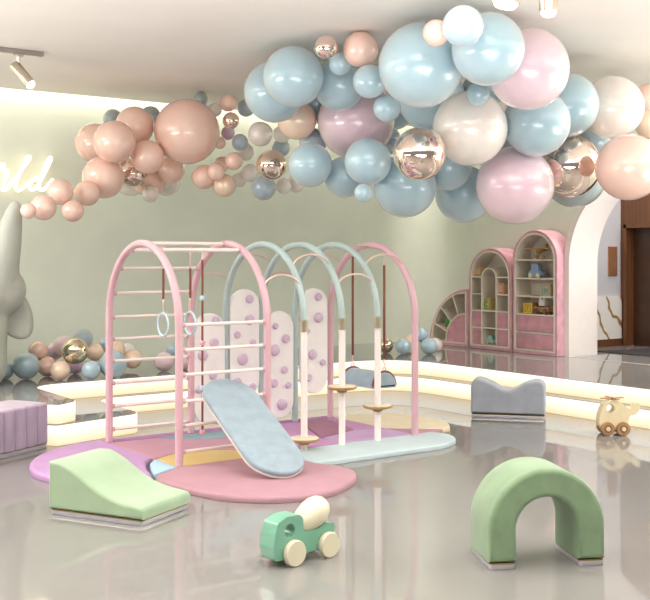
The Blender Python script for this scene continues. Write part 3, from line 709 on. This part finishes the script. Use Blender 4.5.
GARLAND = [
('coral', 28.3, 210.8, 8, 11.6, 'tiny coral balloon at the left tip of the garland, touching the raised trunk'),
('coral', 43.3, 207.5, 13, 11.9, 'small coral balloon second from the trunk tip of the garland'),
('coral', 72.8, 211, 11, 12.6, "small coral balloon hanging lowest in the garland's left tail"),
('coral', 60, 192, 13.2, 12.64, 'small coral balloon overlapping the end of the glowing script sign'),
('coral', 87, 193.3, 13, 13.0, "small coral balloon just below and left of the coral pair's bigger lower balloon"),
('coral', 103.3, 177, 21.6, 13.34, 'coral balloon lowest of the medium sized ones on the left tail'),
('coral', 114.3, 141.7, 21.4, 13.08, 'coral balloon in front at the middle of the left coral cluster'),
('coral', 147.4, 157, 17, 13.4, 'coral balloon tucked under the left edge of the largest coral balloon'),
('coral', 134.8, 126, 19.6, 13.7, 'coral balloon topmost of the left coral cluster'),
('coral', 95, 143, 20, 13.9, 'coral balloon farthest left in the upper row of the left cluster'),
('coral', 187, 131.5, 33, 13.64, 'largest coral balloon, hanging near the left wall'),
('chrome', 131.7, 173, 16, 14.0, 'mirror rose gold balloon behind the left coral cluster'),
('coral', 149, 180, 17, 14.4, 'pale coral balloon behind the mirror balloon of the left cluster'),
('coral', 171, 170, 14, 14.18, 'coral balloon peeking out below the largest coral balloon'),
('white', 150.5, 194, 8.5, 14.12, 'tiny white balloon under the left coral cluster'),
('white', 131, 176, 20, 14.8, 'white balloon ringing the mirror balloon of the left cluster from behind'),
('white', 166, 182, 14, 14.8, 'white balloon low behind the largest coral balloon'),
('grey', 113, 119, 10, 14.5, 'grey blue balloon peeking over the topmost left coral balloons, on the left'),
('grey', 150.5, 116, 10, 14.5, 'grey blue balloon between the topmost left coral and the largest coral balloon'),
('chrome', 231, 120.6, 8.5, 13.6, 'smallest mirror balloon, beside the largest coral balloon'),
('chrome', 271.6, 165, 15.5, 13.2, 'mirror balloon low among the small white and blue balloons'),
('white', 260.4, 134, 12.5, 13.4, 'pearl white balloon above the mirror one in the small cluster'),
('coral', 234, 161, 9, 13.5, 'small coral balloon left of the low mirror balloon'),
('coral', 216, 171.6, 9.2, 13.5, 'small coral balloon at the centre of the coral trio below the largest coral one'),
('peach', 224.6, 185.6, 11.5, 13.7, 'peach balloon lowest of the small middle cluster'),
('coral', 204, 177, 12.5, 13.8, 'coral balloon left of the trio below the largest coral one'),
('coral', 228.4, 103, 8.8, 13.9, 'small coral balloon against the ceiling beside the largest coral one'),
('steel', 240, 142.4, 8.5, 13.8, 'small steel blue balloon beside the pearl white one of the middle cluster'),
('steel', 263.6, 188, 12.5, 13.6, 'steel blue balloon lowest under the mirror balloon of the small cluster'),
('lilac', 228, 133, 7, 14.0, 'small lilac balloon right of the largest coral balloon'),
('white', 250, 173, 9, 13.9, 'small pearl white balloon left under the low mirror balloon'),
('white', 283.6, 186, 8, 13.9, 'small white balloon right under the low mirror balloon'),
('white', 239, 180, 7.5, 14.1, 'small white balloon between the peach and the pearl white one'),
('white', 215, 110, 7, 14.2, 'small white balloon over the shoulder of the largest coral one'),
('steel', 246, 108, 9, 14.2, 'small steel blue balloon behind the left big blue pair'),
('coral', 220, 143, 6, 14.3, 'tiny coral balloon wedged under the small lilac one'),
('white', 296, 184, 8.5, 14.1, 'small white balloon between the mirror one and the blue ones'),
('coral', 222, 164, 8, 14.3, 'small coral balloon at the back behind the coral trio'),
('white', 282, 134, 9, 14.2, 'small white balloon behind the peach one'),
('steel', 281, 148, 9, 14.4, 'small steel blue balloon above the low mirror balloon, at the back'),
('grey', 201, 99, 7, 14.4, 'small grey balloon behind the top of the largest coral one'),
('white', 245, 152, 9, 14.6, 'small white balloon deep in the middle cluster'),
('blue', 293.3, 76.7, 31, 10.9, 'big pearl blue balloon at the left end of the blue cluster, against the ceiling'),
('chrome', 326, 47.5, 12, 10.4, 'small mirror balloon on top against the ceiling'),
('coral', 360.4, 49.5, 18, 10.51, 'blush balloon on top against the ceiling beside the small mirror one'),
('blue', 340.3, 64, 11.5, 10.7, 'small pearl blue balloon under the small mirror one'),
('blue', 369.6, 81.4, 17, 10.4, 'pearl blue balloon touching the left of the largest blue balloon'),
('blue', 339, 84, 27, 11.26, 'pearl blue balloon under the blush and small blue ones'),
('blue', 274.5, 92, 31, 11.52, 'big pearl blue balloon leftmost of the blue cluster'),
('pink', 355.8, 121, 39, 11.88, 'big pink balloon at the centre of the garland'),
('blue', 317, 103, 21, 12.32, 'pearl blue balloon squeezed above the big central pink one'),
('peach', 297, 120, 20, 11.96, 'peach balloon left of the big central pink one'),
('blue', 363.6, 193, 9.5, 10.8, 'tiny pearl blue balloon at the bottom of the garland'),
('blue', 368, 161.5, 24, 11.0, 'pearl blue balloon right under the big central pink one'),
('blue', 310, 165, 22.5, 11.4, 'pearl blue balloon beside the small white ones, left at the bottom'),
('blue', 345, 177, 21, 11.64, 'pearl blue balloon left of the tiny blue one at the bottom'),
('steel', 313, 142, 14, 12.22, 'steel blue balloon behind the peach and pink ones'),
('coral', 436, 33, 13.7, 9.0, 'small blush balloon in front of the largest blue balloon'),
('sky', 463, 26.3, 21, 8.78, 'light blue balloon on top in front, right of the small blush one'),
('blue', 421, 65.5, 43, 9.8, 'largest pearl blue balloon, high at the middle of the garland'),
('blue', 488, 49, 37, 9.3, 'big pearl blue balloon behind the light blue one at the top'),
('pink', 528, 69, 41.5, 9.9, 'big pink balloon highest on the right, against the ceiling'),
('blue', 478, 94, 12, 10.2, 'small pearl blue balloon under the big blue one at the top right'),
('chrome', 419.6, 154, 27, 10.3, 'mirror rose gold balloon under the largest blue balloon'),
('white', 470, 128, 38, 10.62, 'big pearl white balloon at the heart of the right cluster'),
('blue', 387, 108, 14, 10.6, 'small pearl blue balloon between the central pink and the largest blue one'),
('blue', 536.5, 123, 34, 10.76, 'big pearl blue balloon under the high right pink one'),
('blue', 431, 98, 34, 11.14, 'big pearl blue balloon directly beneath the largest blue one'),
('blue', 395, 112, 18, 12.3, 'pearl blue balloon behind the small one at the right of the central pink'),
('blue', 482, 92, 21, 11.26, 'pearl blue balloon behind the small one at the top right'),
('blue', 405, 186, 32, 11.34, 'big pearl blue balloon hanging under the mirror one'),
('blue', 448, 167, 24, 11.6, 'pearl blue balloon right of the big mirror one'),
('pink', 515, 185, 39.5, 11.18, 'big pink balloon lowest of the right cluster'),
('blue', 464, 194, 29, 12.08, 'big pearl blue balloon hanging left of the lowest pink one'),
('chrome', 569, 166, 32, 11.5, 'largest mirror balloon, right of the lowest pink one'),
('coral', 629, 167.5, 33.5, 10.9, 'big coral balloon farthest right at the bottom'),
('white', 612, 107.5, 32, 11.6, 'big pearl white balloon on the right, above the big coral one'),
('blue', 566, 105, 33, 11.24, 'big pearl blue balloon left of the right-hand pearl white one'),
('grey', 575, 177, 31, 12.16, 'grey blue balloon behind the largest mirror one'),
('white', 560, 82, 13, 12.0, 'small white balloon behind the high right pink one'),
('coral', 646, 99, 15, 12.4, 'coral balloon behind the right pearl white one near the ceiling'),
('peach', 650, 124, 15, 12.0, 'peach balloon cut by the right picture edge'),
('steel', 500, 150, 25, 12.2, 'steel blue balloon deep between the pearl white and the lowest pink one'),
('steel', 592, 140, 20, 12.42, 'steel blue balloon deep between the right white and the mirror one'),
('steel', 385, 140, 16, 12.54, 'steel blue balloon deep behind the pink and mirror ones'),
]
for g in GARLAND: balloon(*g)
def floor_ball(col, px, py, r, label, D=None):
    if D is None: D = (H-PZ)*F/(py-256+r)
    balloon(col, px, py, r, D, label, 'pearl_ball', 'ball', 'balls along the foot of the green wall')
for g in [
 ('blue', 5, 370, 9, 'blue pearl ball half hidden by the elephant sculpture', None),
 ('blue', 26, 365.7, 13.5, 'large blue pearl ball next to the elephant sculpture', None),
 ('peach', 60.5, 370.3, 10, 'peach ball frontmost in the left heap, under the gold mirror ball', None),
 ('coral', 47.3, 366.5, 10, 'coral ball between the large blue ball and the front peach ball', None),
 ('coral', 38, 350.7, 9.6, 'coral ball on top of the heap above the large blue ball', 13.05),
 ('gold', 75, 351, 13.5, 'gold mirror ball topping the left heap', 12.75),
 ('sky', 91, 370, 9.6, 'light blue ball on the floor right of the gold mirror ball', None),
 ('lilac', 75, 366, 8, 'lilac ball at the back under the gold mirror ball', 13.25),
 ('pink', 64.6, 346, 11, 'pink ball left behind the gold mirror ball', 13.3),
 ('pink', 54.5, 351, 9, 'smaller pink ball between the coral top ball and the other pink ball', 13.5),
 ('steel', 83, 338.5, 10, 'steel blue ball highest in the left heap', 13.4),
 ('peach', 94.6, 352, 9, 'peach ball right of the gold mirror ball', 13.4),
 ('blue', 113, 364, 14, 'large blue ball behind the front post of the left pink arch', None),
 ('peach', 116, 350, 9.5, 'peach ball above the large blue ball at the pink post', 13.55),
 ('steel', 107, 344, 8, 'steel blue ball peeking left of the pink post', 13.9),
 ('white', 127, 351, 8, 'white ball behind the peach balls right of the pink post', 14.2),
 ('peach', 132.7, 359, 9.5, 'peach ball at the right end of the left heap', 13.6),
 ('pink', 164, 361.5, 9.5, 'pink ball alone behind the rungs of the left pink arches', None),
 ('blue', 173.5, 350, 7.5, 'small blue ball stacked on the pink balls behind the rungs', 13.95),
 ('pink', 184, 361.5, 8, 'pink ball behind the rear magenta post', None),
 ('gold', 386, 345.5, 7.5, 'gold mirror ball on the platform behind the swing straps', None),
 ('sky', 403, 346, 8, 'light blue ball left of the far right pink post', None),
 ('sky', 420.5, 334.5, 7.5, 'light blue ball on top of the small heap by the quarter round cabinet', 16.1),
 ('sky', 429, 346, 8.3, 'light blue ball in front of the quarter round cabinet', None),
 ('white', 435, 345, 7.5, 'white ball tucked behind the light blue one at the quarter round cabinet', 16.6),
 ('peach', 410, 341, 7, 'peach ball peeking out behind the far right pink post', 16.6),
]: floor_ball(*g)

# ------------------------------------------------------------------ elephant sculpture
ED = 12.05
e0 = at_depth(-40, 386, ED); e0.z = PZ
el = thing('elephant_sculpture', 'sage grey elephant sculpture with raised trunk at the left edge', 'sculpture', e0)
mb = MB()
def blob(chain, D=ED):
    for (a, b_) in zip(chain, chain[1:]):
        n = 10
        for i in range(n+1):
            t = i/n
            px, py, r, d = [a[k]*(1-t)+b_[k]*t for k in range(4)]
            mb.sphere(at_depth(px, py, ED+d)-e0, r*ED/F, 16, 10)
blob([(15.5, 206.5, 6, -.25), (13.5, 214, 8.5, -.25), (11, 226, 11, -.2), (7.5, 245, 13.5, -.15), (2, 265, 17, -.1), (-6, 288, 25, -.05)])
blob([(3, 290, 23, 0), (-25, 292, 40, .1), (-60, 318, 52, .3), (-100, 325, 55, .5)])
blob([(-12, 320, 20, .0), (-13, 345, 19.5, .0), (-13, 368, 19.5, .0)])
blob([(-50, 330, 26, -.25), (-52, 372, 20, -.3)])
blob([(-100, 330, 28, .2), (-104, 370, 20, .2)])
blob([(-92, 330, 28, .8), (-92, 366, 20, .9)])
eb = mb.build('body', STONE, el)
rm = eb.modifiers.new('skin', 'REMESH'); rm.mode = 'VOXEL'; rm.voxel_size = .022; rm.use_smooth_shade = True
sm = eb.modifiers.new('soft', 'SMOOTH'); sm.factor = .6; sm.iterations = 8
mb = MB()
er = at_depth(17, 312, ED+.2)-e0
Me = basis(er, (CA, -SA, 0), (0, 0, 1), (SA, CA, 0))
oe = smoothline([(-.20, .26), (-.02, .27), (.10, .16), (.175, -.02), (.18, -.22), (.10, -.31), (-.04, -.30), (-.16, -.2), (-.2, 0)], 6)
mb.cushion(ccw([(p.x, p.y) for p in [Vector((q[0], q[1])) for q in [(a, b_) for a, b_ in [(v[0], v[1]) for v in oe]]]]), -.06, .06, .05, .05, 5, Me).build('ear', STONE, el, 60)

# ------------------------------------------------------------------ glowing script sign on the wall
NEON = mat('sign_tube', (255, 240, 214), .4, vary=0, emit=1.25)
YS = 14.03
sg = thing('neon_sign', 'glowing white script lettering on the green wall at the left', 'sign', on_y(20, 190, 14.15))
def stroke(pts, r=.024):
    c = smoothline([on_y(a/6, 140+b_/6, YS)-sg.location for a, b_ in pts], 8)
    return MB().tube(c, r, 8)
stroke([(-150, 250), (-120, 180), (-90, 170), (-70, 210), (-85, 270), (-120, 295), (-150, 250), (-120, 185), (-60, 175), (-30, 170)]).build('letter_o', NEON, sg)
stroke([(-30, 170), (-5, 165), (8, 152), (22, 150), (18, 166), (28, 186), (46, 184), (40, 215), (22, 262), (14, 292), (26, 300), (48, 284), (72, 250)]).build('letter_r', NEON, sg)
stroke([(72, 250), (110, 205), (150, 150), (178, 112), (176, 102), (160, 112), (128, 175), (104, 235), (94, 275), (100, 298), (118, 300), (150, 278), (176, 255)]).build('letter_l', NEON, sg)
stroke([(236, 240), (218, 228), (196, 240), (178, 268), (180, 292), (200, 296), (226, 272), (262, 205), (298, 135), (306, 112), (296, 110), (276, 150), (252, 210), (236, 260), (236, 292), (256, 300), (286, 276), (318, 236)]).build('letter_d', NEON, sg)
mbs = MB()
for a, b_ in ((24, 250), (130, 180), (205, 260), (290, 150)):
    q = on_y(a/6, 140+b_/6, 14.15)-sg.location
    mbs.tube([(q.x, q.y-.12, q.z), (q.x, q.y, q.z)], .008, 6)
mbs.build('mounting_stud', CHAMP, sg)

# ------------------------------------------------------------------ track spotlights
LENS = mat('spot_lens', (255, 248, 236), .4, vary=0, emit=2)
TRACK = mat('track_grey', (160, 152, 146), .45, .3, vary=.03)
NICK = mat('brushed_nickel', (206, 194, 178), .22, .95, vary=.05)
def track(x0, x1, y, label):
    t = thing('ceiling_track', label, 'light track', ((x0+x1)/2, y, CZ-.05))
    h = (x1-x0)/2
    MB().box((-h, -.035, -.0), (h, .035, .05), .004).build('rail', TRACK, t)
    MB().box((-h-.01, -.038, -.003), (-h+.02, .038, .05), .003).box((h-.02, -.038, -.003), (h+.01, .038, .05), .003).build('end_cap', TRACK, t)
    return t
def spot(loc, aim, label, ln=.31, r=.06, drop=.14):
    t = thing('track_spotlight', label, 'spotlight', loc, 0, 'track spotlights')
    MB().box((-.05, -.03, -.03), (.05, .03, 0), .004).build('adapter', NICK, t)
    MB().tube([(0, 0, -.03), (0, 0, -drop)], .02, 12).build('stem', WHITE, t)
    d = Vector(aim).normalized(); c0 = Vector((0, 0, -drop))-d*.07
    M = Matrix.Translation(c0) @ d.to_track_quat('Z', 'Y').to_matrix().to_4x4()
    b_ = MB().lathe([(0, 0), (r*.96, 0), (r, .008), (r, ln), (r*.9, ln), (r*.88, ln-.02), (0, ln-.02)], 32, M).build('housing', NICK, t)
    MB().lathe([(r*.88, ln-.018), (r*.84, ln+.012), (r*.55, ln+.036), (0, ln+.046)], 24, M).build('lens', LENS, t)
    l = bpy.data.lights.new('spot_beam', 'SPOT'); l.energy = 30; l.spot_size = math.radians(75); l.spot_blend = .9; l.shadow_soft_size = .06; l.color = (1, .95, .88)
    o = bpy.data.objects.new('spot_beam', l); COL.objects.link(o); o.parent = t
    o.location = c0+d*(ln+.08); o.rotation_euler = (-d).to_track_quat('Z', 'Y').to_euler()
    return t
def on_ceil(px, py, z): return at_depth(px, py, (z-H)*F/(256-py))
q = on_ceil(42, 56.5, CZ-.05); q0 = on_ceil(12, 61, CZ-.05)
track(q.x-2.2, q.x, q.y, 'grey ceiling light track at the upper left')
s0 = on_ceil(13.5, 56, CZ-.05)
aim = Vector((CA*.62-.1, -SA*.62-.1, -.70))
spot((s0.x, q.y, CZ-.05), aim, 'nickel spotlight tilted to the right on the upper left track', .29, .06, .17)
c1 = at_depth(548.5, 10, 8.0); c2 = at_depth(487, -13, 8.0); c3 = at_depth(470, -11, 8.1)
track(c3.x-.6, c1.x+.5, c1.y, 'ceiling light track above the top edge of the photo')
for c, aim, lab in ((c1, (0, 0, -1), 'upright nickel spotlight at the top right'), (c2, (-.35*CA, .35*SA, -.9), 'tilted spotlight, the right one of the two cut by the top edge'), (c3, (0, 0, -1), 'spotlight showing only its lens at the top edge, left one of the pair')):
    a = Vector(aim).normalized()
    drop = (CZ-.05)-c.z+.31*a.z+.0 if c is c1 else .14
    drop = max(.1, (CZ-.05)-(c.z+(.31-.07)*(-a.z)))
    spot((c.x, c1.y if c is not c1 else c.y, CZ-.05), a, lab, .31, .072, drop)
